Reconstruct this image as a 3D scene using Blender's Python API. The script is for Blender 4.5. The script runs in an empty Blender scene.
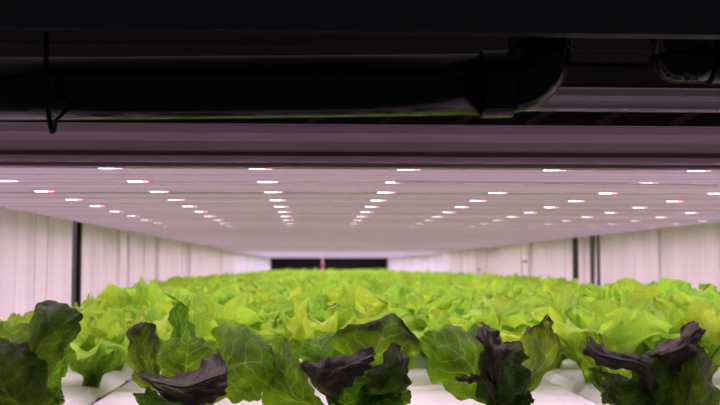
import bpy, bmesh, math, random
from mathutils import Vector, Matrix
from mathutils.noise import noise as pnoise

# ------------------------------------------------------------------ camera, world, exposure
SC = bpy.context.scene
COL = SC.collection
F = 1000.0                     # focal length in pixels of a 720 px wide frame
CZ = 1.25                      # camera height
YAW = math.radians(2.63)
PIT = math.radians(3.63)
cd = bpy.data.cameras.new('camera'); cam = bpy.data.objects.new('camera', cd); COL.objects.link(cam)
cam.location = (0, 0, CZ); cam.rotation_euler = (math.pi/2 + PIT, 0, -YAW)
cd.sensor_width = 36; cd.lens = 50; cd.clip_start = .05; cd.clip_end = 60
cd.dof.use_dof = True; cd.dof.focus_distance = 1.04; cd.dof.aperture_fstop = 10
SC.camera = cam
w = bpy.data.worlds.new('world'); SC.world = w; w.use_nodes = True
w.node_tree.nodes['Background'].inputs[0].default_value = (1, .84, .93, 1)
w.node_tree.nodes['Background'].inputs[1].default_value = .085
SC.view_settings.view_transform = 'Standard'; SC.view_settings.look = 'None'
SC.view_settings.gamma = 1; SC.view_settings.use_curve_mapping = False
SC.view_settings.exposure = 0.0
LED_WHITE, LED_RED, LED_FAR = 6.5, 4.0, 5.0
LAMP_W, LAMP_FAR_W = 1.4, 1.8    # light thrown down by each bar
PANEL, PANEL_FAR = .31, .56      # glow of the panels added between the bars for a lit ceiling

RM = cam.rotation_euler.to_matrix()
def at(x, y, d):
    """point at world depth d seen at photo pixel x, y"""
    r = RM @ Vector(((x-360)/F, (202.5-y)/F, -1))
    return Vector((r.x/r.y*d, d, CZ + r.z/r.y*d))

# bed and ceiling dimensions
XL, XR, YF, YE = -.54, .92, 1.0, 12.5
ZR = CZ - .15                   # top of the white planting boards
ZL = CZ + .1                    # underside of the light bars

# ------------------------------------------------------------------ materials
def mat(name, col, rough=.5, metal=0, noise_amt=0, noise_scale=30, bump=0, spec=.5, stretch=None):
    m = bpy.data.materials.new(name); m.use_nodes = True
    nt = m.node_tree; b = nt.nodes['Principled BSDF']
    b.inputs['Base Color'].default_value = (*col, 1); b.inputs['Roughness'].default_value = rough
    b.inputs['Metallic'].default_value = metal; b.inputs['Specular IOR Level'].default_value = spec
    tc = nt.nodes.new('ShaderNodeTexCoord'); mp = nt.nodes.new('ShaderNodeMapping')
    nt.links.new(tc.outputs['Object'], mp.inputs[0])
    if stretch: mp.inputs['Scale'].default_value = stretch
    n = nt.nodes.new('ShaderNodeTexNoise'); n.inputs['Scale'].default_value = noise_scale; n.inputs['Detail'].default_value = 4
    nt.links.new(mp.outputs[0], n.inputs['Vector'])
    if noise_amt:
        mx = nt.nodes.new('ShaderNodeMix'); mx.data_type = 'RGBA'
        mx.inputs[6].default_value = (*[c*(1-noise_amt) for c in col], 1); mx.inputs[7].default_value = (*[min(1, c*(1+noise_amt)) for c in col], 1)
        nt.links.new(n.outputs['Fac'], mx.inputs[0]); nt.links.new(mx.outputs[2], b.inputs['Base Color'])
    if bump:
        bp = nt.nodes.new('ShaderNodeBump'); bp.inputs['Strength'].default_value = bump; bp.inputs['Distance'].default_value = .002
        nt.links.new(n.outputs['Fac'], bp.inputs['Height']); nt.links.new(bp.outputs[0], b.inputs['Normal'])
    return m
def emis(name, col, s):
    m = bpy.data.materials.new(name); m.use_nodes = True; nt = m.node_tree
    nt.nodes.remove(nt.nodes['Principled BSDF'])
    e = nt.nodes.new('ShaderNodeEmission'); e.inputs[0].default_value = (*col, 1); e.inputs[1].default_value = s
    nt.links.new(e.outputs[0], nt.nodes['Material Output'].inputs[0]); return m

M = {}
M['board'] = mat('white_board', (.66, .66, .67), .35, noise_amt=.06, noise_scale=60, bump=.5)
M['trough'] = mat('dark_trough', (.22, .20, .22), .6, noise_amt=.2)
M['ceiling'] = mat('ceiling_sheet', (.74, .69, .72), .4, noise_amt=.05, noise_scale=3, stretch=(.4, 8, 1))
M['bar'] = mat('white_bar_paint', (.78, .72, .75), .32, noise_amt=.05, noise_scale=8, stretch=(.5, 6, 6))
M['wall'] = mat('white_plastic_wall', (.88, .76, .87), .55, noise_amt=.22, noise_scale=5, stretch=(1, 5, .25))  # bright and dim upright bands of the overlapping folds are put into the colour
M['black'] = mat('black_plastic', (.004, .004, .007), .5, noise_amt=.2, spec=.12)
M['pipe'] = mat('black_pipe_plastic', (.003, .003, .005), .14, noise_amt=.15, noise_scale=20, spec=.13)
M['lip'] = mat('dark_tray_plastic', (.006, .009, .014), .7, noise_amt=.15, noise_scale=9)
M['steel'] = mat('mauve_painted_steel', (.92, .66, .76), .42, noise_amt=.05, noise_scale=10, stretch=(.3, 5, 8))
M['steel_shade'] = mat('shaded_mauve_steel', (.34, .23, .27), .6)  # darker copy of the steel, shade of the beam's recesses in its colour
M['trim'] = mat('pale_metal_edge', (.95, .84, .90), .25, .2)
M['alu'] = mat('brushed_aluminium', (.88, .72, .80), .3, .3, noise_amt=.06, noise_scale=20, stretch=(.2, 8, 12))
M['darkmetal'] = mat('dark_metal', (.055, .045, .045), .5, .3, noise_amt=.15)
M['brown'] = mat('brown_slat', (.15, .09, .08), .6, noise_amt=.2)
M['end'] = mat('dark_end_wall', (.012, .009, .014), .7, noise_amt=.3)
M['red'] = mat('red_plastic', (.6, .03, .05), .4, noise_amt=.1)
M['pink'] = mat('pale_pink_plastic', (.8, .55, .65), .4, noise_amt=.05)
M['stem'] = mat('pale_stem', (.42, .52, .18), .45, noise_amt=.15, noise_scale=60)
M['led_w'] = emis('led_white', (1, .80, .92), LED_WHITE)
M['led_r'] = emis('led_red', (1, .30, .36), LED_RED)
def glow_panel(name, col, s):  # added panels whose streaked glow stands in for light on the ceiling
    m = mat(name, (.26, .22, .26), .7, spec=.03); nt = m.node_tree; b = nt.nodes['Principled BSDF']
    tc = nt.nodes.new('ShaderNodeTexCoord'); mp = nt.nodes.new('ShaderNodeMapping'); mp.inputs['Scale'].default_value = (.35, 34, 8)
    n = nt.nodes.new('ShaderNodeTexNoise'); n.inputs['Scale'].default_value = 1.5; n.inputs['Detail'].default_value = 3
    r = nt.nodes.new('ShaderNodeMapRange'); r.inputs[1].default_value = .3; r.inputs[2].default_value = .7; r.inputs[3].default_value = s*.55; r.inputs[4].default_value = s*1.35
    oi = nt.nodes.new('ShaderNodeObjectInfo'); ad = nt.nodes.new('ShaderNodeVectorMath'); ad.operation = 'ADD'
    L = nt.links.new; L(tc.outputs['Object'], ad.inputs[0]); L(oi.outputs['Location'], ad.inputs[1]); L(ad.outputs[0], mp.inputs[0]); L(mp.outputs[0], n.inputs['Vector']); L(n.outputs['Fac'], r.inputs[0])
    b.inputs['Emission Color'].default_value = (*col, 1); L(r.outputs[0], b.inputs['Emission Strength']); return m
M['panel_glow'] = glow_panel('added_glow_panel', (1, .64, .84), PANEL)
M['panel_glow_far'] = glow_panel('added_glow_panel_violet', (.92, .62, 1), PANEL_FAR)
M['led_v'] = emis('led_violet', (.86, .66, 1), LED_FAR)

def leaf_material(name, green, pale, trans_col, purple=0.0, trans=.5, rough=.42, hue_var=.02, mot=(-.28, 1.85, .34)):
    m = bpy.data.materials.new(name); m.use_nodes = True; nt = m.node_tree; L = nt.links.new; N = nt.nodes.new
    b = nt.nodes['Principled BSDF']; out = nt.nodes['Material Output']
    def mth(op, a, c=None, d=None, clamp=False):
        n = N('ShaderNodeMath'); n.operation = op; n.use_clamp = clamp
        for i, v in enumerate((a, c, d)):
            if v is None: continue
            if isinstance(v, (int, float)): n.inputs[i].default_value = v
            else: L(v, n.inputs[i])
        return n.outputs[0]
    uv = N('ShaderNodeUVMap'); uv.uv_map = 'leaf'
    sep = N('ShaderNodeSeparateXYZ'); L(uv.outputs[0], sep.inputs[0])
    ns = N('ShaderNodeTexNoise'); ns.inputs['Scale'].default_value = 5; ns.inputs['Detail'].default_value = 3
    L(uv.outputs[0], ns.inputs['Vector'])
    dis = mth('MULTIPLY', mth('SUBTRACT', ns.outputs['Fac'], .5), .17)
    a = mth('ABSOLUTE', mth('ADD', mth('MULTIPLY', mth('SUBTRACT', sep.outputs[0], .5), 2), dis))
    v = sep.outputs[1]
    # midrib, tapering towards the tip
    wid = mth('ADD', mth('MULTIPLY', mth('SUBTRACT', 1, v), .07), .012)
    mid = mth('SUBTRACT', 1, mth('DIVIDE', a, wid), clamp=True)
    # side veins sweeping up and outwards
    t = mth('ADD', mth('MULTIPLY', mth('SUBTRACT', v, mth('MULTIPLY', a, .42)), 5.6), mth('MULTIPLY', dis, 9))
    fr = mth('ABSOLUTE', mth('SUBTRACT', mth('FRACT', t), .5))
    side = mth('MULTIPLY', mth('SUBTRACT', 1, mth('DIVIDE', fr, .05), clamp=True), mth('SUBTRACT', 1, mth('MULTIPLY', a, .75)))
    # fine net
    vo = N('ShaderNodeTexVoronoi'); vo.feature = 'DISTANCE_TO_EDGE'; vo.inputs['Scale'].default_value = 13
    L(uv.outputs[0], vo.inputs['Vector'])
    net = mth('MULTIPLY', mth('SUBTRACT', 1, mth('DIVIDE', vo.outputs[0], .05), clamp=True), .28)
    vein = mth('MAXIMUM', mth('MAXIMUM', mid, mth('MULTIPLY', side, .8)), net)
    # colour
    at_ = N('ShaderNodeAttribute'); at_.attribute_name = 'rnd'
    oi = N('ShaderNodeObjectInfo')
    r = mth('FRACT', mth('ADD', at_.outputs['Fac'], oi.outputs['Random']))
    hs = N('ShaderNodeHueSaturation')
    L(mth('ADD', .5-hue_var, mth('MULTIPLY', r, hue_var*2)), hs.inputs['Hue'])
    L(mth('ADD', .78, mth('MULTIPLY', mth('FRACT', mth('MULTIPLY', r, 7.3)), .44)), hs.inputs['Value'])
    hs.inputs['Color'].default_value = (*green, 1)
    mx = N('ShaderNodeMix'); mx.data_type = 'RGBA'
    L(vein, mx.inputs[0]); L(hs.outputs[0], mx.inputs[6]); mx.inputs[7].default_value = (*pale, 1)
    colr = mx.outputs[2]
    mo = N('ShaderNodeTexNoise'); mo.inputs['Scale'].default_value = 3.2; mo.inputs['Detail'].default_value = 2; L(uv.outputs[0], mo.inputs['Vector'])
    halo = mth('MULTIPLY', mth('SUBTRACT', 1, mth('DIVIDE', fr, .20), clamp=True), mth('SUBTRACT', 1, mth('MULTIPLY', a, .6)))
    mott = mth('ADD', mth('ADD', mot[0], mth('MULTIPLY', mo.outputs['Fac'], mot[1])), mth('MULTIPLY', halo, mot[2]))
    mott = mth('MAXIMUM', mott, .22)
    hs2 = N('ShaderNodeHueSaturation'); L(mth('ADD', .5-hue_var, mth('MULTIPLY', r, hue_var*2)), hs2.inputs['Hue'])
    hs2.inputs['Color'].default_value = (*trans_col, 1)
    mx2 = N('ShaderNodeMix'); mx2.data_type = 'RGBA'
    L(vein, mx2.inputs[0]); L(hs2.outputs[0], mx2.inputs[6]); mx2.inputs[7].default_value = (min(1, pale[0]*1.15), min(1, pale[1]*1.05), pale[2], 1)
    tcol = mx2.outputs[2]
    gm = N('ShaderNodeVectorMath'); gm.operation = 'SCALE'; L(tcol, gm.inputs[0]); L(mott, gm.inputs['Scale']); tcol = gm.outputs[0]
    gm = N('ShaderNodeVectorMath'); gm.operation = 'SCALE'; L(colr, gm.inputs[0]); L(mott, gm.inputs['Scale']); colr = gm.outputs[0]
    if purple:  # red-tinged edges, and on curled leaves also the shade of unlit faces
        n2 = N('ShaderNodeTexNoise'); n2.inputs['Scale'].default_value = 4; L(uv.outputs[0], n2.inputs['Vector'])
        edge = mth('ADD', mth('MULTIPLY', a, .5 if purple > .5 else .12), mth('MULTIPLY', v, .75 if purple > .5 else 1.0))
        k = mth('MULTIPLY', mth('SUBTRACT', mth('ADD', edge, n2.outputs['Fac']), 1.25-purple*.95), 2.2, clamp=True)
        k = mth('MULTIPLY', k, .92)
        for idx, (src, pc) in enumerate(((colr, (.040, .024, .022)), (tcol, (.016, .010, .006)))):
            mp = N('ShaderNodeMix'); mp.data_type = 'RGBA'; L(k, mp.inputs[0]); L(src, mp.inputs[6]); mp.inputs[7].default_value = (*pc, 1)
            if idx == 0: colr = mp.outputs[2]
            else: tcol = mp.outputs[2]
    L(colr, b.inputs['Base Color']); b.inputs['Roughness'].default_value = rough; b.inputs['Specular IOR Level'].default_value = .22 if purple > .5 else .2
    bp = N('ShaderNodeBump'); bp.inputs['Strength'].default_value = 1.0; bp.inputs['Distance'].default_value = .0025
    L(mth('SUBTRACT', ns.outputs['Fac'], mth('MULTIPLY', vein, .8)), bp.inputs['Height'])
    L(bp.outputs[0], b.inputs['Normal'])
    tr = N('ShaderNodeBsdfTranslucent'); L(tcol, tr.inputs[0]); L(bp.outputs[0], tr.inputs['Normal'])
    ms = N('ShaderNodeMixShader'); ms.inputs[0].default_value = trans
    L(b.outputs[0], ms.inputs[1]); L(tr.outputs[0], ms.inputs[2]); L(ms.outputs[0], out.inputs[0])
    return m
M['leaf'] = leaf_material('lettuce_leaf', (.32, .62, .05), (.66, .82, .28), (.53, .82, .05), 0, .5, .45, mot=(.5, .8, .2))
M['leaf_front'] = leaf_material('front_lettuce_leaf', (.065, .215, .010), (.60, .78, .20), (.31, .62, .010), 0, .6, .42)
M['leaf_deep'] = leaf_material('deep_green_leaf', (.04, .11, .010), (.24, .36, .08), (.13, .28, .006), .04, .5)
M['leaf_shade'] = leaf_material('shaded_purple_brown_leaf', (.16, .22, .05), (.16, .13, .10), (.14, .20, .02), .7, .25, .42)  # leaf faces turned from the lamps, their shade put into the colour
M['leaf_tip'] = leaf_material('green_leaf_purple_edge', (.10, .23, .015), (.50, .64, .20), (.33, .55, .012), .17, .55)

# ------------------------------------------------------------------ object helpers
def link(name, me, m=None, parent=None, smooth=True):
    if isinstance(me, bmesh.types.BMesh):
        b = me; me = bpy.data.meshes.new(name); b.to_mesh(me); b.free()
    for k in (m if isinstance(m, (list, tuple)) else [m] if m else []): me.materials.append(k)
    if smooth: me.polygons.foreach_set('use_smooth', [True]*len(me.polygons))
    o = bpy.data.objects.new(name, me); COL.objects.link(o)
    if parent: o.parent = parent
    return o
def thing(name, label, cat, loc=(0, 0, 0), group=None):
    o = bpy.data.objects.new(name, None); o.empty_display_size = .02; COL.objects.link(o); o.location = loc
    return tag(o, label, cat, group)
def tag(o, label, cat, group=None):
    o['label'] = label; o['category'] = cat
    if group: o['group'] = group
    return o
def struct(o): o['kind'] = 'structure'; return o
def box(bm, x0, x1, y0, y1, z0, z1, bev=0, mi=0):
    r = bmesh.ops.create_cube(bm, size=1)
    for v in r['verts']: v.co = Vector(((x0+x1)/2+v.co.x*(x1-x0), (y0+y1)/2+v.co.y*(y1-y0), (z0+z1)/2+v.co.z*(z1-z0)))
    fs = set(f for v in r['verts'] for f in v.link_faces)
    for f in fs: f.material_index = mi
    if bev:
        es = list(set(e for v in r['verts'] for e in v.link_edges))
        bmesh.ops.bevel(bm, geom=es, offset=bev, segments=2, affect='EDGES', profile=.6)
def tube(bm, pts, rad, n=20, caps=True):
    rs = rad if isinstance(rad, (list, tuple)) else [rad]*len(pts)
    pts = [Vector(p) for p in pts]; rings = []; up = Vector((0, 1, 0))
    for i, p in enumerate(pts):
        t = (pts[min(i+1, len(pts)-1)] - pts[max(i-1, 0)]).normalized()
        u_ = up if abs(t.dot(up)) < .9 else Vector((1, 0, 0))
        a = t.cross(u_).normalized(); b = t.cross(a).normalized()
        rings.append([bm.verts.new(p + (a*math.cos(k*2*math.pi/n) + b*math.sin(k*2*math.pi/n))*rs[i]) for k in range(n)])
    for r0, r1 in zip(rings, rings[1:]):
        for k in range(n): bm.faces.new((r0[k], r0[(k+1) % n], r1[(k+1) % n], r1[k]))
    if caps: bm.faces.new(rings[0][::-1]); bm.faces.new(rings[-1])
def extrude_x(bm, prof, x0, x1):
    """closed (y, z) outline run along x"""
    a = [bm.verts.new((x0, p[0], p[1])) for p in prof]; b = [bm.verts.new((x1, p[0], p[1])) for p in prof]
    n = len(prof)
    for i in range(n): bm.faces.new((a[i], a[(i+1) % n], b[(i+1) % n], b[i]))
    bm.faces.new(a[::-1]); bm.faces.new(b)
    bmesh.ops.recalc_face_normals(bm, faces=bm.faces)

# ------------------------------------------------------------------ the setting
bm = bmesh.new(); box(bm, XL-.03, XR+.03, .98, YE+.05, CZ+.118, CZ+.13)
struct(link('ceiling', bm, M['ceiling'], smooth=False))
bm = bmesh.new(); box(bm, XL-.03, XR+.03, YE, YE+.02, CZ-.3, CZ+.118)
struct(link('wall_back', bm, M['end'], smooth=False))

def pleated_wall(name, X, sgn, seed, gaps):
    """upright white plastic panels: broad shallow bulges, narrow folds and steps, open only at the dark posts"""
    rng = random.Random(seed); pts = []; d = .99
    while d < YE:
        nxt = next((g for g in gaps if g[0] > d-.001), None)
        wdt = rng.choice((.02, .035, .05, .08, .12, .17)); k = rng.random()
        e = min(d+wdt, YE+.02)
        if nxt and e > nxt[0]-.02: e = nxt[0]
        n = 6; dep = rng.uniform(.004, .014); off = rng.uniform(-.004, .003) if wdt > .04 else rng.uniform(-.022, -.012)
        for i in range(n+1):
            t = i/n
            if k < .5: o_ = off + dep*math.sin(math.pi*t)
            elif k < .8: o_ = off + dep*(t)
            else: o_ = off - dep*1.3
            pts.append((d+(e-d)*t, o_))
        gp = rng.choice((.004, .004, .010)); pts.append((e+.001, -.014)); pts.append((e+gp, -.014))
        d = e + gp + .001
        if nxt and abs(e-nxt[0]) < 1e-6:
            pts.append(None); d = nxt[0]+nxt[1]
    bm = bmesh.new(); prev = None
    for p in pts:
        if p is None: prev = None; continue
        c = [bm.verts.new((X + sgn*p[1], p[0], z)) for z in (CZ-.22, CZ-.05, CZ+.118)]
        if prev:
            for i in range(2): bm.faces.new((prev[i], c[i], c[i+1], prev[i+1]))
        prev = c
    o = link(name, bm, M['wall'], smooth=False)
    s = o.modifiers.new('thick', 'SOLIDIFY'); s.thickness = .003; s.offset = 0
    return struct(o)
dL = 2.295; dR = 3.41; dR2 = 3.22
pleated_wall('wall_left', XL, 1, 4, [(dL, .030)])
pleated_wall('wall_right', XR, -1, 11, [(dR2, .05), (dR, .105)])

def post(name, X, y0, y1, label):
    bm = bmesh.new(); box(bm, X-.004, X+.004, y0, y1, CZ-.22, CZ+.116, .002)
    return tag(link(name, bm, M['black'], smooth=False), label, 'post')
post('rack_post', XL+.005, dL+.004, dL+.026, 'narrow black upright post between the white panels of the left wall')
post('rack_post', XR-.004, dR+.015, dR+.09, 'black upright post in the right wall, beside the tapering brace')
bm = bmesh.new(); z0, z1 = CZ-.2, CZ+.116
vs = [bm.verts.new(p) for p in ((XR-.010, dR2+.0, z1), (XR-.010, dR2+.05, z1), (XR-.010, dR2+.04, z0), (XR-.010, dR2+.03, z0),
                                (XR-.005, dR2+.0, z1), (XR-.005, dR2+.05, z1), (XR-.005, dR2+.04, z0), (XR-.005, dR2+.03, z0))]
for f in ((0, 1, 2, 3), (7, 6, 5, 4), (0, 4, 5, 1), (1, 5, 6, 2), (2, 6, 7, 3), (3, 7, 4, 0)): bm.faces.new([vs[i] for i in f])
tag(link('tapered_brace', bm, M['darkmetal'], smooth=False), 'dark brace tapering downwards beside the black post in the right wall', 'brace')

for i, (px, py, lab) in enumerate(((529, 261.5, 'small dark clip bridging two thin uprights on the right wall, the nearer clip'),
                                   (482, 269.5, 'small dark clip low on the right wall just above the lettuce, the farther clip'))):
    dd = XR / ((px-314)/F); z = CZ + (266-py)/F*dd
    bm = bmesh.new(); box(bm, XR-.014, XR-.006, dd-.07, dd+.07, z-.004, z+.004, .001)
    t = tag(link('wall_clip', bm, M['darkmetal'], smooth=False), lab, 'clip')
    for e_ in (-.07, .07):
        bm = bmesh.new(); box(bm, XR-.016, XR-.004, dd+e_-.008, dd+e_+.008, z-.06, CZ+.117, .002); link('upright', bm, M['bar'], t, False)

# growing bed: trough and white boards
bed = thing('growing_bed', 'long grey trough under the white planting boards, filling the shelf between the side walls', 'trough', ((XL+XR)/2, 1, ZR-.05))
bm = bmesh.new(); box(bm, XL+.02, XR-.02, .86, YE-.03, ZR-.06, ZR-.014)
link('trough_base', bm, M['trough'], bed, smooth=False).location = -bed.location
def board(x0, x1, y0, y1, label, grp=None):
    bm = bmesh.new()
    ys = [y0]; n = max(1, round((y1-y0)/.19)); st = (y1-y0)/n; bev = .011
    prof = [(y0, ZR-.012), (y0+.003, ZR-.002), (y0+.008, ZR)]
    for i in range(1, n):
        c = y0+i*st
        prof += [(c-.014, ZR), (c-.008, ZR+.0022), (c+.006, ZR+.0022), (c+.012, ZR-.001), (c+.02, ZR)]
    prof += [(y1-.008, ZR), (y1-.003, ZR-.002), (y1, ZR-.012)]
    cols = []
    for x, dz in ((x0, -.012), (x0+bev, 0), (x0+bev+.004, 0), ((x0*2+x1)/3, 0), ((x0+x1*2)/3, 0), (x1-bev-.004, 0), (x1-bev, 0), (x1, -.012)):
        cols.append([bm.verts.new((x, p[0], max(ZR-.0125, p[1]+dz))) for p in prof])
    for a, b in zip(cols, cols[1:]):
        for i in range(len(prof)-1): bm.faces.new((a[i], b[i], b[i+1], a[i+1]))
    bt = [[bm.verts.new((x, y, ZR-.0135)) for x in (x0, x1)] for y in (y0, y1)]
    bm.faces.new((bt[0][0], bt[1][0], bt[1][1], bt[0][1]))
    o = link('planting_board', bm, M['board'], smooth=False)
    return tag(o, label, 'planting board', grp)
spans = [(XL+.008, -.262, 'left'), (-.250, .318, 'middle'), (.328, XR-.008, 'right')]
ybs = [.87, 2.0, 3.15, 4.3, 6.5, 8.7, 12.48]
for x0, x1, side in spans:
    for i, (a, b) in enumerate(zip(ybs, ybs[1:])):
        if i == 0:
            board(x0, x1, a, b-.008, {'left': 'white planting board under the front lettuces at the left wall',
              'middle': 'white planting board in the bottom centre of the photo with the three middle front lettuces',
              'right': 'white planting board under the rightmost front lettuce, beside the right wall'}[side])
        else:
            where = {'left': 'left-hand column of boards along the left wall', 'middle': 'middle column of boards', 'right': 'right-hand column of boards along the right wall'}[side]
            board(x0, x1, a, b-.008, 'white planting board under the lettuces farther back, ' + where, 'rear planting boards, ' + side)

# ------------------------------------------------------------------ light bars
LED0, LEDS = 1.025, .1635
KX = [-.0551 + .1527*k for k in range(-2, 7)]
def housing_bm():
    bm = bmesh.new(); L0, L1 = XL+.012, XR-.012
    prof = [(-.022, 0.017), (-.022, .006), (-.017, .001), (-.011, 0), (.011, 0), (.017, .001), (.022, .006), (.022, .017)]
    extrude_x(bm, prof, L0, L1); return bm
def led_bm():
    bm = bmesh.new(); box(bm, -.0115, .0045, -.0045, .0045, -.0009, -.0001, 0, 0); box(bm, .0047, .0115, -.004, .004, -.0009, -.0001, 0, 1); return bm
def glow_panel_bm():
    bm = bmesh.new(); L0, L1 = XL+.012, XR-.012
    extrude_x(bm, [(.024, .017), (.024, .004), (.034, -.0006), (.075, -.0012), (.118, -.0017), (.134, -.00215), (.139, -.001), (.141, .017)], L0, L1); return bm  # added glowing panel between bars, its lip dips to hide far LEDs
hm = led = far = None; ordw = ['first', 'second', 'third', 'fourth', 'fifth', 'sixth', 'seventh', 'eighth', 'ninth', 'tenth', 'eleventh', 'twelfth']
nrows = int((YE-.1-LED0)/LEDS)
meH = bpy.data.meshes.new('bar_housing'); b_ = housing_bm(); b_.to_mesh(meH); b_.free(); meH.materials.append(M['bar'])
meR = bpy.data.meshes.new('added_glow_panel'); b_ = glow_panel_bm(); b_.to_mesh(meR); b_.free(); meR.materials.append(M['panel_glow'])
meR2 = meR.copy(); meR2.materials[0] = M['panel_glow_far']
meL = bpy.data.meshes.new('led'); b_ = led_bm(); b_.to_mesh(meL); b_.free(); meL.materials.append(M['led_w']); meL.materials.append(M['led_r'])
meV = meL.copy(); meV.materials[0] = M['led_v']; meV.materials[1] = M['led_v']
for r in range(nrows):
    y = LED0 + r*LEDS
    if r < 12: lab, grp = 'white crosswise light bar under the ceiling, %s from the front beam' % ordw[r], None
    elif y < 6.7: lab, grp = 'white crosswise light bar in the smooth hazy stretch of ceiling past the twelfth bar', 'middle light bars'
    else: lab, grp = 'violet-lit crosswise light bar at the far end above the dark opening', 'far violet light bars'
    t = thing('light_bar', lab, 'light bar', (0, y, ZL), grp or 'crosswise light bars near the front')
    for nm, me in (('bar_housing', meH), ('added_glow_panel', meR if y < 6.7 else meR2)):
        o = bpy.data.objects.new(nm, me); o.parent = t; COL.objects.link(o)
    la = bpy.data.lights.new('bar_lamp', 'AREA'); la.shape = 'RECTANGLE'; la.size = 1.32; la.size_y = .012; la.spread = math.radians(166)
    la.energy = LAMP_W if y < 6.7 else LAMP_FAR_W; la.color = (1, .73, .94) if y < 6.7 else (.88, .66, 1)
    o = bpy.data.objects.new('bar_lamp', la); o.parent = t; o.location = ((XL+XR)/2, .013, -.0008); COL.objects.link(o)
    for x in KX:
        o = bpy.data.objects.new('led', meL if y < 6.7 else meV); o.parent = t; o.location = (x, 0, 0); COL.objects.link(o)

# thin white conduit slung across the second bar on the right
bm = bmesh.new(); tube(bm, [at(395, 181.6, 1.13), at(480, 182.2, 1.13), at(600, 183.8, 1.13), at(725, 185.8, 1.13), at(860, 188, 1.13)], .0017, 10)
tag(link('white_cable', bm, M['trim']), 'thin white cable slung under the second light bar at the right', 'cable')

# ------------------------------------------------------------------ front beams, rails and pipes
def zy(y, d): return CZ + (266-y)/F*d
X0, X1 = -.9, 1.3
beam = thing('front_beam', 'mauve-grey steel beam running across the shelf front, directly above the first light bar', 'beam', (0, .985, zy(167, .97)))
def part(name, bm, m, parent, smooth=False):
    o = link(name, bm, m, parent, smooth); o.location = -Vector(parent.location); return o
bm = bmesh.new(); d = .965
extrude_x(bm, [(d, zy(124.5, d)), (d-.002, zy(126, d)), (d-.002, zy(133, d)), (d+.003, zy(141, d)), (d+.003, zy(149, d)), (d+.006, zy(150.5, d)), (d+.030, zy(150.5, d)), (d+.030, zy(123.4, d)), (d+.002, zy(123.4, d))], X0, X1)
part('beam_face', bm, M['steel'], beam)
bm = bmesh.new(); box(bm, X0, X1, d-.003, d+.001, zy(125.2, d), zy(123.9, d)); part('edge_highlight', bm, M['trim'], beam)  # pale strip, its colour stands for the highlight along the top edge
bm = bmesh.new(); box(bm, X0, X1, d+.010, d+.028, zy(156, d), zy(150.6, d)); part('groove', bm, M['steel_shade'], beam)
bm = bmesh.new(); box(bm, X0, X1, d+.001, d+.02, zy(162.5, d), zy(155.5, d), .002); part('beam_lip', bm, M['steel'], beam)
bm = bmesh.new(); box(bm, X0, X1, d+.004, d+.026, zy(166.4, d), zy(162.7, d)); part('underside_shade', bm, M['steel_shade'], beam)  # dark strip coloured as the shadow under the beam

rail = thing('aluminium_rail', 'shiny aluminium rail behind the black pipe ends, visible at the upper right', 'rail', (0, .95, zy(106, .95)))
d = .95
bm = bmesh.new(); extrude_x(bm, [(d, zy(86, d)), (d+.005, zy(87, d)), (d+.004, zy(90, d)), (d-.003, zy(93, d)), (d-.002, zy(97, d)), (d+.005, zy(104.5, d)), (d+.014, zy(104.5, d)), (d+.014, zy(86, d))], X0, X1)
part('rail_face', bm, M['alu'], rail)
bm = bmesh.new(); box(bm, X0, X1, d-.003, d+.012, zy(86, d), zy(84.4, d), .0005); part('rail_flange', bm, M['trim'], rail)
bm = bmesh.new(); box(bm, X0, X1, d-.003, d+.012, zy(107.2, d), zy(105.6, d), .0005); part('rail_flange', bm, M['trim'], rail)

bm = bmesh.new(); d = 1.03; box(bm, X0, X1, d, d+.01, zy(124, d), zy(104, d)); box(bm, X0, X1, d-.0, d+.01, zy(104, d), zy(20, d))
tag(link('rear_fascia', bm, M['darkmetal'], smooth=False), 'dark panel behind the aluminium rail, closing the gap above the beam', 'panel')
for i, (xa, xb) in enumerate(((330, 308), (405, 382), (480, 457), (552, 527), (627, 598), (702, 672), (780, 748))):
    bm = bmesh.new(); A = at(xa+6, 106, 1.02); B = at(xb, 125, .998)
    tube(bm, [A, B], .0035, 4)
    lab = {3: 'leftmost', 4: 'middle', 5: 'rightmost'}.get(i, None)
    tag(link('diagonal_slat', bm, M['brown'], smooth=False), ('%s of the slanting brown slats visible between the aluminium rail and the beam' % lab) if lab else 'slanting brown slat in the dark gap, behind the black pipe or past the frame', 'slat', 'slanting slats above the beam')

d = .98
bm = bmesh.new(); box(bm, X0, X1, d, d+.02, zy(82, d), zy(61, d), .002); box(bm, X0, X1, d-.006, d+.02, zy(60, d), zy(46, d), .002)
tag(link('upper_beam', bm, M['darkmetal'], smooth=False), 'dark steel beam behind the pipes, above the aluminium rail', 'beam')
bm = bmesh.new(); d = .74; box(bm, X0, X1, d, d+.015, zy(28.5, d), zy(-60, d), .001)
tag(link('upper_tray', bm, M['lip'], smooth=False), 'dark underside lip of the shelf above, filling the top edge of the photo', 'tray')

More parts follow.
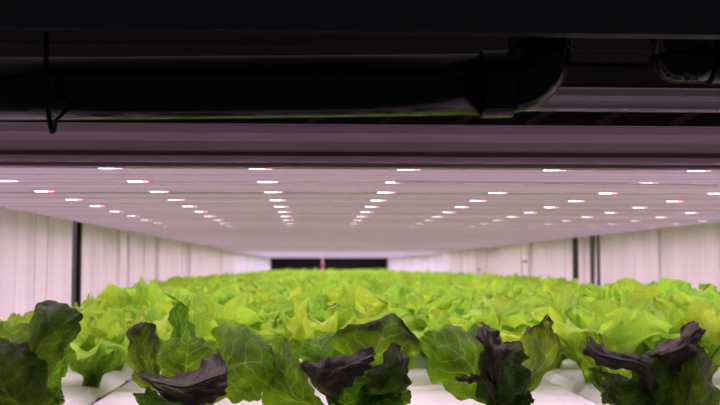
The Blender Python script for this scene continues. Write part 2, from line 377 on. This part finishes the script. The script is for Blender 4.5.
def arc(c, r, a0, a1, n, d):
    return [at(c[0]+r*math.cos(math.radians(a0+(a1-a0)*i/n)), c[1]-r*math.sin(math.radians(a0+(a1-a0)*i/n)), d) for i in range(n+1)]
PD = .80; R = .0249
pipe = thing('drain_pipe', 'thick black drain pipe across the top, ending in an elbow that turns up', 'pipe', at(300, 86, PD))
bm = bmesh.new(); tube(bm, [at(-60, 89.2, PD), at(150, 88, PD), at(320, 86.4, PD), at(485, 84.6, PD)], R, 40); part('pipe_body', bm, M['pipe'], pipe, True)
bm = bmesh.new(); tube(bm, [at(480.5, 84.6, PD), at(481, 84.6, PD), at(510.5, 84.2, PD), at(511, 84.2, PD)], [R+.0006, R+.0023, R+.0023, R+.0006], 40); part('coupling', bm, M['pipe'], pipe)
bm = bmesh.new(); tube(bm, [at(511, 82.5, PD)] + arc((511, 53), 29.5, -90, 0, 14, PD) + [at(540.5, 30, PD), at(540.5, 10, PD)], R*.985, 40); part('elbow', bm, M['pipe'], pipe, True)
bm = bmesh.new(); tube(bm, [at(540.5, 51.8, PD), at(540.5, 51.3, PD), at(540.5, 30, PD), at(540.5, 15, PD)], [R, R+.0014, R+.0014, R+.0014], 40); part('elbow_collar', bm, M['pipe'], pipe)

PD2 = .84; R2 = .0235
pipe2 = thing('elbow_pipe', 'black pipe elbow at the upper right edge, coming down and turning right', 'pipe', at(680, 56, PD2))
bm = bmesh.new(); tube(bm, [at(678.5, 8, PD2), at(678.5, 56, PD2)], R2, 36); tube(bm, [at(678.5, 56, PD2), at(712, 56, PD2)], R2, 36)
bmesh.ops.create_uvsphere(bm, u_segments=36, v_segments=24, radius=R2, matrix=Matrix.Translation(at(678.5, 56, PD2)))
part('elbow', bm, M['pipe'], pipe2, True)
bm = bmesh.new(); tube(bm, [at(708, 56, PD2), at(709, 56, PD2), at(800, 56, PD2)], [R2, R2+.0016, R2+.0016], 36); part('coupling', bm, M['pipe'], pipe2)
bm = bmesh.new(); tube(bm, [at(678.5, 6, PD2), at(678.5, 30, PD2), at(678.5, 31, PD2)], [R2+.0016, R2+.0016, R2], 36); part('elbow_collar', bm, M['pipe'], pipe2)

# strap hanging round the pipe at the left
bm = bmesh.new()
tube(bm, [at(47, 22, .765), at(46, 45, .765), at(46, 70, .768), at(46.5, 95, .77), at(49, 116, .772), at(50.5, 126, .775), at(52, 131.5, .78), at(54, 130, .80), at(55, 122, .83)], .0021, 8)
tag(link('hanging_cable', bm, M['black']), 'thin black cable looped down in front of the thick pipe at the left', 'cable')

# far end: slim red and white marker
bm = bmesh.new(); p = at(322.5, 262, 9.5)
tube(bm, [(p.x, 9.5, ZR+.012), (p.x, 9.5, ZL+.0)], .006, 8)
t = thing('marker_post', 'slim pink post with a red band standing in the far dark opening', 'post', (p.x, 9.5, ZR))
part('pole', bm, M['pink'], t, True)
bm = bmesh.new(); tube(bm, [(p.x, 9.5, CZ-.012), (p.x, 9.5, CZ+.022)], .016, 10); part('red_band', bm, M['red'], t)

# ------------------------------------------------------------------ lettuces
def cr(P, t):
    n = len(P)-1; i = min(int(t*n), n-1); f = t*n-i
    p1, p2 = P[i], P[i+1]; p0 = P[i-1] if i else p1*2-p2; p3 = P[i+2] if i+2 <= n else p2*2-p1
    return .5*((2*p1)+(p2-p0)*f+(2*p0-5*p1+4*p2-p3)*f*f+(3*p1-p0-3*p2+p3)*f**3)
def add_grid(bm, pts, uvs, rnd):
    uvl = bm.loops.layers.uv.get('leaf') or bm.loops.layers.uv.new('leaf')
    rl = bm.verts.layers.float.get('rnd') or bm.verts.layers.float.new('rnd')
    V = [[bm.verts.new(p) for p in row] for row in pts]
    for row in V:
        for v in row: v[rl] = rnd
    for j in range(len(V)-1):
        for i in range(len(V[0])-1):
            f = bm.faces.new((V[j][i], V[j][i+1], V[j+1][i+1], V[j+1][i]))
            for lp, (a, b) in zip(f.loops, ((j, i), (j, i+1), (j+1, i+1), (j+1, i))): lp[uvl].uv = uvs[a][b]
            f.smooth = True
def hand_leaf(bm, st, seed=0, ruffle=.0038, pucker=.0019, nu=22, nv=34, cup=0.0):
    """leaf blade lofted through stations of left edge, rib and right edge, each (photo x, photo y, depth)"""
    rng = random.Random(seed*7+3); Ls, Cs, Rs = ([at(*s[k]) for s in st] for k in range(3))
    ph = rng.uniform(0, 9); pts = []; uvs = []
    base = []
    for j in range(nv+1):
        v = j/nv; l, c, r = cr(Ls, v), cr(Cs, v), cr(Rs, v); row = []
        for i in range(nu+1):
            u = -1+2*i/nu
            p = c + (r-l)*.5*u + ((r+l)*.5-c)*abs(u)**1.6
            row.append(p)
        base.append(row)
    for j in range(nv+1):
        v = j/nv; row = []; ur = []
        for i in range(nu+1):
            u = -1+2*i/nu; p = base[j][i]
            du = base[j][min(i+1, nu)]-base[j][max(i-1, 0)]; dv = base[min(j+1, nv)][i]-base[max(j-1, 0)][i]
            n = du.cross(dv); n = n.normalized() if n.length > 1e-12 else Vector((0, -1, 0))
            e = abs(u)**2.2
            t = (v-abs(u)*.42)*5.6
            h = pucker*(abs(math.sin(math.pi*t))**.7-.5)*min(1, abs(u)*3)*min(1, (1-v)*5)
            h += ruffle*e*(math.sin(v*21+ph+(2 if u > 0 else 0))*.7+math.sin(v*43+ph*2)*.4)
            h += .0045*pnoise(Vector((u*2.2+seed, v*3.1, seed*1.7))) + .0016*pnoise(Vector((u*6+seed, v*9, seed*1.7))) + .0035*(abs(u)**.8-.5)
            q = p + n*h
            if abs(u) > .8 or v > .93:   # toothed margin
                k = pnoise(Vector((u*3, v*17, seed+5)))*.0016+pnoise(Vector((u*9, v*45, seed+9)))*.0012
                o = (du.normalized()*math.copysign(1, u) if abs(u) > .8 else dv.normalized()) if du.length > 1e-9 else Vector((0, 0, 0))
                q = q + o*k
            row.append(q); ur.append(((u+1)/2, v))
        pts.append(row); uvs.append(ur)
    add_grid(bm, pts, uvs, rng.random())

def rand_leaf(bm, az, lean, length, width, curl, rng, nu=10, nv=14, ruffle=1.0, base=Vector((0, 0, 0)), r0=.004):
    """blade growing from base; lean from vertical in radians, curl = extra bend to the tip"""
    pts = []; uvs = []; pos = base + Vector((math.cos(az)*r0, math.sin(az)*r0, 0)); ang = lean*.55
    out = Vector((math.cos(az), math.sin(az), 0)); side = Vector((-math.sin(az), math.cos(az), 0)); up = Vector((0, 0, 1))
    tw = rng.uniform(-.5, .5); ph = rng.uniform(0, 9); bend = rng.uniform(-.35, .35); ph2 = rng.uniform(0, 50)
    cup = rng.uniform(.15, .55)
    for j in range(nv+1):
        v = j/nv
        a = ang + (lean*.45+curl*v*v)*v
        dirv = out*math.sin(a)+up*math.cos(a)
        if j: pos = pos + dirv*(length/nv)
        nrm = (out*math.cos(a)-up*math.sin(a))
        s = (side*math.cos(tw*v)+nrm*math.sin(tw*v)); s = (s + dirv*0).normalized()
        wv = width*(.13+.87*math.sin(math.pi*min(1, max(0, v-.12)/.88*.60)+.0)**1.15 if v > .12 else .13)
        wv *= (1 if v < .8 else math.sqrt(max(.02, 1-((v-.8)/.2)**2.4)))
        row = []; ur = []
        for i in range(nu+1):
            u = -1+2*i/nu; e = abs(u)
            h = -cup*wv*e*e + ruffle*.0105*e**1.6*(math.sin(v*13+ph+(3 if u > 0 else 0))+.6*math.sin(v*27+ph*3))*min(1, v*2)
            h += .013*pnoise(Vector((u*1.6+ph2, v*3.5, ph2))) + .005*pnoise(Vector((u*4+ph2, v*9, ph2)))
            wj = wv*(1+.22*pnoise(Vector((u*2, v*8, ph2+7)))*(1 if e > .7 else 0))
            q = pos + s*(u*wj) + nrm*h + side*(bend*v*v*length*.5) + dirv*(.006*pnoise(Vector((u*6, ph2, v)))*(v > .9))
            row.append(q); ur.append(((u+1)/2, v))
        pts.append(row); uvs.append(ur)
    add_grid(bm, pts, uvs, rng.random())
def lettuce_bm(seed, nl=17, hgt=.1, nu=10, nv=14, width=.029):
    rng = random.Random(seed); bm = bmesh.new()
    for i in range(nl):
        f = i/nl; az = i*2.4+rng.uniform(-.3, .3)
        lean = 1.12*(1-f)**.8+.10+rng.uniform(-.12, .12)
        ln = hgt*(.98+.22*(1-f))*rng.uniform(.85, 1.12)
        rand_leaf(bm, az, lean, ln, width*rng.uniform(.8, 1.2)*(1.1-.35*f), rng.uniform(-.25, .9), rng, nu, nv, rng.uniform(.7, 1.3), base=Vector((0, 0, .002)))
    return bm
def stem_bm(h=.022, r=.006):
    bm = bmesh.new(); tube(bm, [(0, 0, 0), (0, 0, h*.4), (0, 0, h)], [r, r*1.1, r*.6], 10); return bm

meVar = []
for s in range(9):
    b_ = lettuce_bm(100+s, 20+s % 4, .100+.004*(s % 3)); me = bpy.data.meshes.new('foliage'); b_.to_mesh(me); b_.free(); me.materials.append(M['leaf']); meVar.append(me)
meFar = []
for s in range(6):
    b_ = lettuce_bm(300+s, 16, .1, 4, 7, .032); me = bpy.data.meshes.new('foliage'); b_.to_mesh(me); b_.free(); me.materials.append(M['leaf']); meFar.append(me)
b_ = stem_bm(); meStem = bpy.data.meshes.new('stem'); b_.to_mesh(meStem); b_.free(); meStem.materials.append(M['stem'])

# ---- the five front heads, leaf by leaf.  D = depth of the row
D = 1.04
def front_head(rx, label, leaves):
    base = at(rx, 0, D); base.z = ZR
    t = thing('lettuce', label, 'lettuce', base, 'front row of lettuces')
    o = link('stem', stem_bm(.03, .0075), M['stem'], t)
    for i, (m, lab, st) in enumerate(leaves):
        bm = bmesh.new()
        st = [tuple((x, y, D+dd) for (x, y, dd) in s) for s in st]
        hand_leaf(bm, st, seed=int(rx)+i*3, pucker=.003 if m == 'leaf_shade' else .0019)
        o = link('leaf', bm, M[m], t); o.location = -t.location
        if lab: o['label'] = lab
    return t
B = lambda x, y=408, d=0: ((x-3, y, d), (x, y, d), (x+3, y, d))    # narrow stem station

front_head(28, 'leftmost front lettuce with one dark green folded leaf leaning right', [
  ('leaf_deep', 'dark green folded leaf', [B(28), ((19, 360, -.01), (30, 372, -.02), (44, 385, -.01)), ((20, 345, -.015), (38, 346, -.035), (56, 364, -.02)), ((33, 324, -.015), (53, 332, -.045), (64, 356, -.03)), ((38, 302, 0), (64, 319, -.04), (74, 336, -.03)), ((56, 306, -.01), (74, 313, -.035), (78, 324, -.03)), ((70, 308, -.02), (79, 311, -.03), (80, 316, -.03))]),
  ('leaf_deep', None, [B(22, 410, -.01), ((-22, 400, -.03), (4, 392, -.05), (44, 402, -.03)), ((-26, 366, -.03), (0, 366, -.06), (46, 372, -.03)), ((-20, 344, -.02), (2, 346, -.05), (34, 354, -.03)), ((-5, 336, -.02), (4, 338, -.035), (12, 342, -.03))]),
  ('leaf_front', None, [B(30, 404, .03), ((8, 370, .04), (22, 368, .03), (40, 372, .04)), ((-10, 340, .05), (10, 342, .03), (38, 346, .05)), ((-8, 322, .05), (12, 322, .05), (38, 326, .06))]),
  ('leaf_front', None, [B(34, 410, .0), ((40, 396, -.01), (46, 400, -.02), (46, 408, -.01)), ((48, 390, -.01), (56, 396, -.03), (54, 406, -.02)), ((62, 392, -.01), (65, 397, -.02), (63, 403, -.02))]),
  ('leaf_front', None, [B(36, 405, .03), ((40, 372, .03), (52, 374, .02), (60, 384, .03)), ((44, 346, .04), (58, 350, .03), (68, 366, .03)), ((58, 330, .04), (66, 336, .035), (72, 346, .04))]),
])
front_head(200, 'second front lettuce from the left, one shaded purple-brown leaf curled low across it', [
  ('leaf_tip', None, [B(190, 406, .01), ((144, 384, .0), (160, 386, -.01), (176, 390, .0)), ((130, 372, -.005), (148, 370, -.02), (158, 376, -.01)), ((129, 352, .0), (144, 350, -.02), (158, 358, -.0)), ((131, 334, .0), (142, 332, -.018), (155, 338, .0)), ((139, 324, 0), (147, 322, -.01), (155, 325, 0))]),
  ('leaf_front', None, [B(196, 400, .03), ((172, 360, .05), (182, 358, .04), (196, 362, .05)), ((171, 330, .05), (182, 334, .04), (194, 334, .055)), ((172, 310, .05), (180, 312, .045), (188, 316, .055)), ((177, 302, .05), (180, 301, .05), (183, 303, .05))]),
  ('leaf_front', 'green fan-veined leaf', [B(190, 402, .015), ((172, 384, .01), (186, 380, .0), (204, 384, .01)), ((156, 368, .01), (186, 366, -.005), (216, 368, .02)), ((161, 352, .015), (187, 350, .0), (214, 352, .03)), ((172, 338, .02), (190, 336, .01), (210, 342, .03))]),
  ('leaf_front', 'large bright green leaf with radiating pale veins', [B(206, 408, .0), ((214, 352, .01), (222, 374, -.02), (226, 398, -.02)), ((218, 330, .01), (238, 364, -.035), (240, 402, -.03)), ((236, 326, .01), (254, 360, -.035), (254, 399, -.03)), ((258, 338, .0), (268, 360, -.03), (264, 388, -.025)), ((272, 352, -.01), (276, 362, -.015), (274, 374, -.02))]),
  ('leaf_shade', 'shaded purple-brown curled leaf', [((160, 393, -.075), (142, 380, -.055), (135, 371, -.03)), ((166, 399, -.085), (160, 384, -.07), (164, 373, -.03)), ((186, 405, -.09), (188, 388, -.085), (184, 373, -.03)), ((212, 404, -.085), (212, 380, -.08), (202, 361, -.02)), ((226, 392, -.07), (226, 374, -.065), (213, 352, -.02)), ((228, 376, -.05), (224, 362, -.045), (219, 348, -.025))]),
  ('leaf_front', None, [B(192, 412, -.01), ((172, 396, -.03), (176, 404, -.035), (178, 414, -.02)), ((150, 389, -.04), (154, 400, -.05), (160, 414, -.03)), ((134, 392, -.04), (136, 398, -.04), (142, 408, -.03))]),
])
front_head(345, 'central front lettuce, a shaded purple leaf lying across it and a tall grey-green leaf behind', [
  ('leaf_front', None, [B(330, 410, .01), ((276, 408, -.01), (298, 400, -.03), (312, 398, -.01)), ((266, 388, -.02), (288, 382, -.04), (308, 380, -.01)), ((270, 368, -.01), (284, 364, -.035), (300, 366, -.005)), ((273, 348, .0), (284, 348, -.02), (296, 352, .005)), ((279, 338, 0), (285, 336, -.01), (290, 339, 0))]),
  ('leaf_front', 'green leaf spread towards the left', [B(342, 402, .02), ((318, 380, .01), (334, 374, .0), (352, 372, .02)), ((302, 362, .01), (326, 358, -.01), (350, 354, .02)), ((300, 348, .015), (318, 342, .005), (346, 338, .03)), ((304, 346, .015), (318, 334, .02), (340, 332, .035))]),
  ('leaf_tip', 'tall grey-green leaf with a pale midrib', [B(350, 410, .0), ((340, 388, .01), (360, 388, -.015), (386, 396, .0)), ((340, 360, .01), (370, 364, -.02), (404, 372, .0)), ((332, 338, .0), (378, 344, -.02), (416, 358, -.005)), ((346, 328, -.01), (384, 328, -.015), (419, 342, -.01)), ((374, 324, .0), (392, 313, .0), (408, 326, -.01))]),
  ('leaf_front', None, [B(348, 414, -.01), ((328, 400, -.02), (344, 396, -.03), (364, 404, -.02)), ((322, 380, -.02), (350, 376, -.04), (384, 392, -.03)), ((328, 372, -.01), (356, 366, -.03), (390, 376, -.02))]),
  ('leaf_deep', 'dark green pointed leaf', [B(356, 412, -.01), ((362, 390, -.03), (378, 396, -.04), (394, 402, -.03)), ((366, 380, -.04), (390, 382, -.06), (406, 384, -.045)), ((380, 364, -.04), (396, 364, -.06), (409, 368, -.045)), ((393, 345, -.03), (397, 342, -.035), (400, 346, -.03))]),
  ('leaf_shade', 'shaded purple-brown leaf lying across the head', [((334, 398, -.01), (336, 402, -.01), (340, 404, -.01)), ((306, 366, -.04), (318, 388, -.06), (338, 390, -.05)), ((316, 362, -.05), (334, 372, -.075), (346, 384, -.06)), ((346, 359, -.05), (354, 362, -.07), (362, 372, -.06)), ((372, 348, -.045), (375, 352, -.05), (374, 360, -.05))]),
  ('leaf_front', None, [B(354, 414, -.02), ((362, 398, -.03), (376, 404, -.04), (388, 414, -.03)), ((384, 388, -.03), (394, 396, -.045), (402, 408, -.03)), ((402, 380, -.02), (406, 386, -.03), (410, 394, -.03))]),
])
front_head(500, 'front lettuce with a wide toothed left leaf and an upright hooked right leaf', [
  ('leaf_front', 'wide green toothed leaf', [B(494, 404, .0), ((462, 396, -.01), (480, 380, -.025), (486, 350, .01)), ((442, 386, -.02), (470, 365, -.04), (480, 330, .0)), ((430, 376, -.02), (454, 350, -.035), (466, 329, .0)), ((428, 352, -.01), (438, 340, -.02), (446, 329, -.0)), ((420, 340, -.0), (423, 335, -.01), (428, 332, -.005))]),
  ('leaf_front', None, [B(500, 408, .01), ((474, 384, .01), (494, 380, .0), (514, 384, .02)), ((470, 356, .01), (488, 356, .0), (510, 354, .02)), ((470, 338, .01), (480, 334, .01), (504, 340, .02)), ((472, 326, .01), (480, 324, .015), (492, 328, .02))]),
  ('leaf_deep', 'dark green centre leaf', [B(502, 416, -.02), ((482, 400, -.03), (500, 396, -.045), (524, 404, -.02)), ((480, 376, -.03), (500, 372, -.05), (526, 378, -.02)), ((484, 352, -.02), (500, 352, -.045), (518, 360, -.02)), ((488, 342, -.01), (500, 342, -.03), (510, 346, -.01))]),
  ('leaf_shade', 'shaded purple-brown drooping tip', [((494, 400, -.02), (496, 402, -.02), (499, 400, -.02)), ((487, 372, -.05), (493, 374, -.06), (499, 370, -.05)), ((483, 344, -.05), (491, 350, -.065), (504, 354, -.05)), ((482, 326, -.03), (487, 328, -.045), (496, 340, -.04)), ((481, 323, -.02), (484, 322, -.03), (490, 326, -.03))]),
  ('leaf_shade', 'brown rolled leaf edge', [((496, 408, -.03), (498, 410, -.03), (500, 410, -.03)), ((478, 372, -.055), (486, 380, -.065), (490, 386, -.05)), ((466, 374, -.06), (470, 380, -.07), (474, 382, -.06)), ((456, 374, -.05), (457, 378, -.055), (460, 380, -.05))]),
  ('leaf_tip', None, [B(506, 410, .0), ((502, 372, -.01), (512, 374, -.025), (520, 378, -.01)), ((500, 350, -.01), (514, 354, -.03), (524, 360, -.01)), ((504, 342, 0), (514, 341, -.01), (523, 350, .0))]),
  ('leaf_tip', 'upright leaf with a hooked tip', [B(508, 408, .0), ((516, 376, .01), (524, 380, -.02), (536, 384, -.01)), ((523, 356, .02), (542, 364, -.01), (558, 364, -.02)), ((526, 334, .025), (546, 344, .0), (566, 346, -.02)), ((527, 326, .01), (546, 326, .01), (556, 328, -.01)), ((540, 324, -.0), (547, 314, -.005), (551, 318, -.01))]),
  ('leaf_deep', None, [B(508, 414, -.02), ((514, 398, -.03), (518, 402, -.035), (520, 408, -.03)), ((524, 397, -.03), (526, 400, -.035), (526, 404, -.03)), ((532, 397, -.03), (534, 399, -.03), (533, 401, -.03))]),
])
front_head(655, 'rightmost front lettuce with two shaded purple-brown leaves arching over dark green ones', [
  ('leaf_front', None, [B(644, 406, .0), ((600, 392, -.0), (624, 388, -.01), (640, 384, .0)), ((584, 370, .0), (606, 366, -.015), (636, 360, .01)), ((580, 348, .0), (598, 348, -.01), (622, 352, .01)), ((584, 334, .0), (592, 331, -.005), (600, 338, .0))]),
  ('leaf_shade', 'long shaded purple-brown arching leaf', [B(650, 404, -.01), ((640, 376, -.03), (648, 386, -.04), (656, 384, -.03)), ((648, 358, -.045), (644, 366, -.06), (640, 376, -.05)), ((622, 350, -.05), (622, 360, -.07), (622, 373, -.055)), ((602, 346, -.045), (598, 354, -.06), (596, 364, -.05)), ((590, 331, -.03), (588, 342, -.04), (584, 350, -.035))]),
  ('leaf_shade', 'shaded purple-brown leaf rising to the right', [B(662, 404, .0), ((652, 370, -.0), (662, 374, -.02), (672, 374, -.01)), ((645, 354, -.01), (664, 356, -.035), (684, 362, -.02)), ((658, 350, -.0), (678, 346, -.03), (692, 350, -.02)), ((678, 338, .0), (690, 332, -.02), (699, 336, -.015)), ((692, 325, .0), (697, 322, -.005), (699, 325, -.01))]),
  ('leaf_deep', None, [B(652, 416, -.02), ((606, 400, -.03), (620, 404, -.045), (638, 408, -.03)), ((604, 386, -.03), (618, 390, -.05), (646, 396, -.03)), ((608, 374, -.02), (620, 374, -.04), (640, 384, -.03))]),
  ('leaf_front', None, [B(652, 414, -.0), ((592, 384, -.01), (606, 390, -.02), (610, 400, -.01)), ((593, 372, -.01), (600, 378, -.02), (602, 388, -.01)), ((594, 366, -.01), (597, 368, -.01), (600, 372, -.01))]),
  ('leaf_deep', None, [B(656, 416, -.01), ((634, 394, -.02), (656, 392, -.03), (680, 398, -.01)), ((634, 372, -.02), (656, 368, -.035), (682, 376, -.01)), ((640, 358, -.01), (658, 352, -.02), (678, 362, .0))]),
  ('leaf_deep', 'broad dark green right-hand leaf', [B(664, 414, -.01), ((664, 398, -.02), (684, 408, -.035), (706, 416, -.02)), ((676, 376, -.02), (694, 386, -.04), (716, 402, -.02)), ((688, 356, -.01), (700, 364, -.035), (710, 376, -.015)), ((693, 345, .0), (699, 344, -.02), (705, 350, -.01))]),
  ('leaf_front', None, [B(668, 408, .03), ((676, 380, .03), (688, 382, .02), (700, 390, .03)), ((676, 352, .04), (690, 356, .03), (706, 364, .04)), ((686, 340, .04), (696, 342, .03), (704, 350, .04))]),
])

# ---- the rows behind: individual heads, then one mass at the far end
rows = []; yv = 1.275
while yv < YE-.12: rows.append(yv); yv += .172 if yv > 1.4 else .185
KP = [.036+.156*k for k in range(-3, 6)]
rng = random.Random(21); count = 5; stuff = []
def zone(x):
    return 'left' if x < -.2 else ('right' if x > .5 else 'middle')
near_words = {0: 'second row', 1: 'third row', 2: 'fourth row'}
for ri, yr in enumerate(rows):
    offs = 0
    for k, xk in enumerate(KP):
        x = xk + rng.uniform(-.012, .012); y = yr + rng.uniform(-.015, .015)
        rz = rng.uniform(0, 6.28); sc = rng.uniform(.86, 1.1); vi = rng.randrange(9)
        px = 314 + x/y*F
        if k == 0 and y < 3: sc *= .66 if y < 2.2 else .8
        if k == 8 and y < 3.5: sc *= .84
        if k == 1 and y < 1.5: sc *= .9
        if ri == 0 and k == 1: x -= .012
        rad = 95/y
        if px < -rad or px > 720+rad: continue
        if abs(x-(-.256)) < .012: x -= .012
        if count >= 300: stuff.append((x, y, rz, sc, vi)); continue
        count += 1
        if ri < 3:
            base_x = [-3, -2, -1, 0, 1, 2, 3, 4, 5][k]
            behind = {-3: 'far left by the wall', -2: 'behind the leftmost front head', -1: 'behind the second front head', 0: 'behind the central front head',
                      1: 'behind the fourth front head', 2: 'behind the rightmost front head', 3: 'right of the rightmost front head', 4: 'near the right wall', 5: 'against the right wall'}[base_x]
            lab = 'light green lettuce in the %s, %s' % (near_words[ri], behind); grp = 'lettuces just behind the front row'
        else:
            ow = ['fourth', 'fifth', 'sixth', 'seventh', 'eighth', 'ninth', 'tenth', 'eleventh', 'twelfth']
            band = 'near the front, fifth to tenth rows' if ri < 9 else ('halfway back in the softly blurred rows' if ri < 19 else 'far back in the blurred rows past the twentieth')
            zn = zone(x)
            lab = 'yellow-green lettuce %s, %s' % (band, {'left': 'along the left wall', 'middle': 'in the middle of the bed', 'right': 'along the right wall'}[zn])
            grp = 'lettuces %s, %s side' % (band, zn)
            if 3 <= ri < 11:
                kk = ['against the left wall', 'second from the left wall', 'third from the left wall', 'fourth from the left wall', 'in the centre column', 'fourth from the right wall', 'third from the right wall', 'second from the right wall', 'against the right wall'][k]
                lab = 'yellow-green lettuce %s, in the %s row from the front' % (kk, (ow+['thirteenth'])[ri-2]); grp = 'lettuces in the fifth to twelfth rows'
            else: lab = lab.replace('far back in the blurred rows past the twentieth', 'far back in the blurred last rows')
        if ri < 8:
            t = thing('lettuce', lab, 'lettuce', (x, y, ZR), grp); t.rotation_euler.z = rz; t.scale = (sc, sc, sc)
            for nm, me in (('foliage', meVar[vi]), ('stem', meStem)):
                o = bpy.data.objects.new(nm, me); o.parent = t; COL.objects.link(o)
        else:
            o = bpy.data.objects.new('lettuce', (meVar if ri < 14 else meFar)[vi % 6]); COL.objects.link(o)
            o.location = (x, y, ZR); o.rotation_euler.z = rz; o.scale = (sc, sc, sc); tag(o, lab, 'lettuce', grp)
bm = bmesh.new(); uvl = bm.loops.layers.uv.new('leaf'); rl = bm.verts.layers.float.new('rnd')
tmp = []
for (x, y, rz, sc, vi) in stuff:
    n0 = len(bm.verts); bm.from_mesh(meFar[vi % 6]); bm.verts.ensure_lookup_table()
    Mx = Matrix.Translation((x, y, ZR)) @ Matrix.Rotation(rz, 4, 'Z') @ Matrix.Scale(sc, 4)
    rr = random.random()
    for v in bm.verts[n0:]: v.co = Mx @ v.co
o = link('lettuce_mass', bm, M['leaf']); tag(o, 'unbroken mass of lettuce at the far end of the bed in front of the dark opening', 'lettuce'); o['kind'] = 'stuff'
print('heads', count, 'stuff', len(stuff))
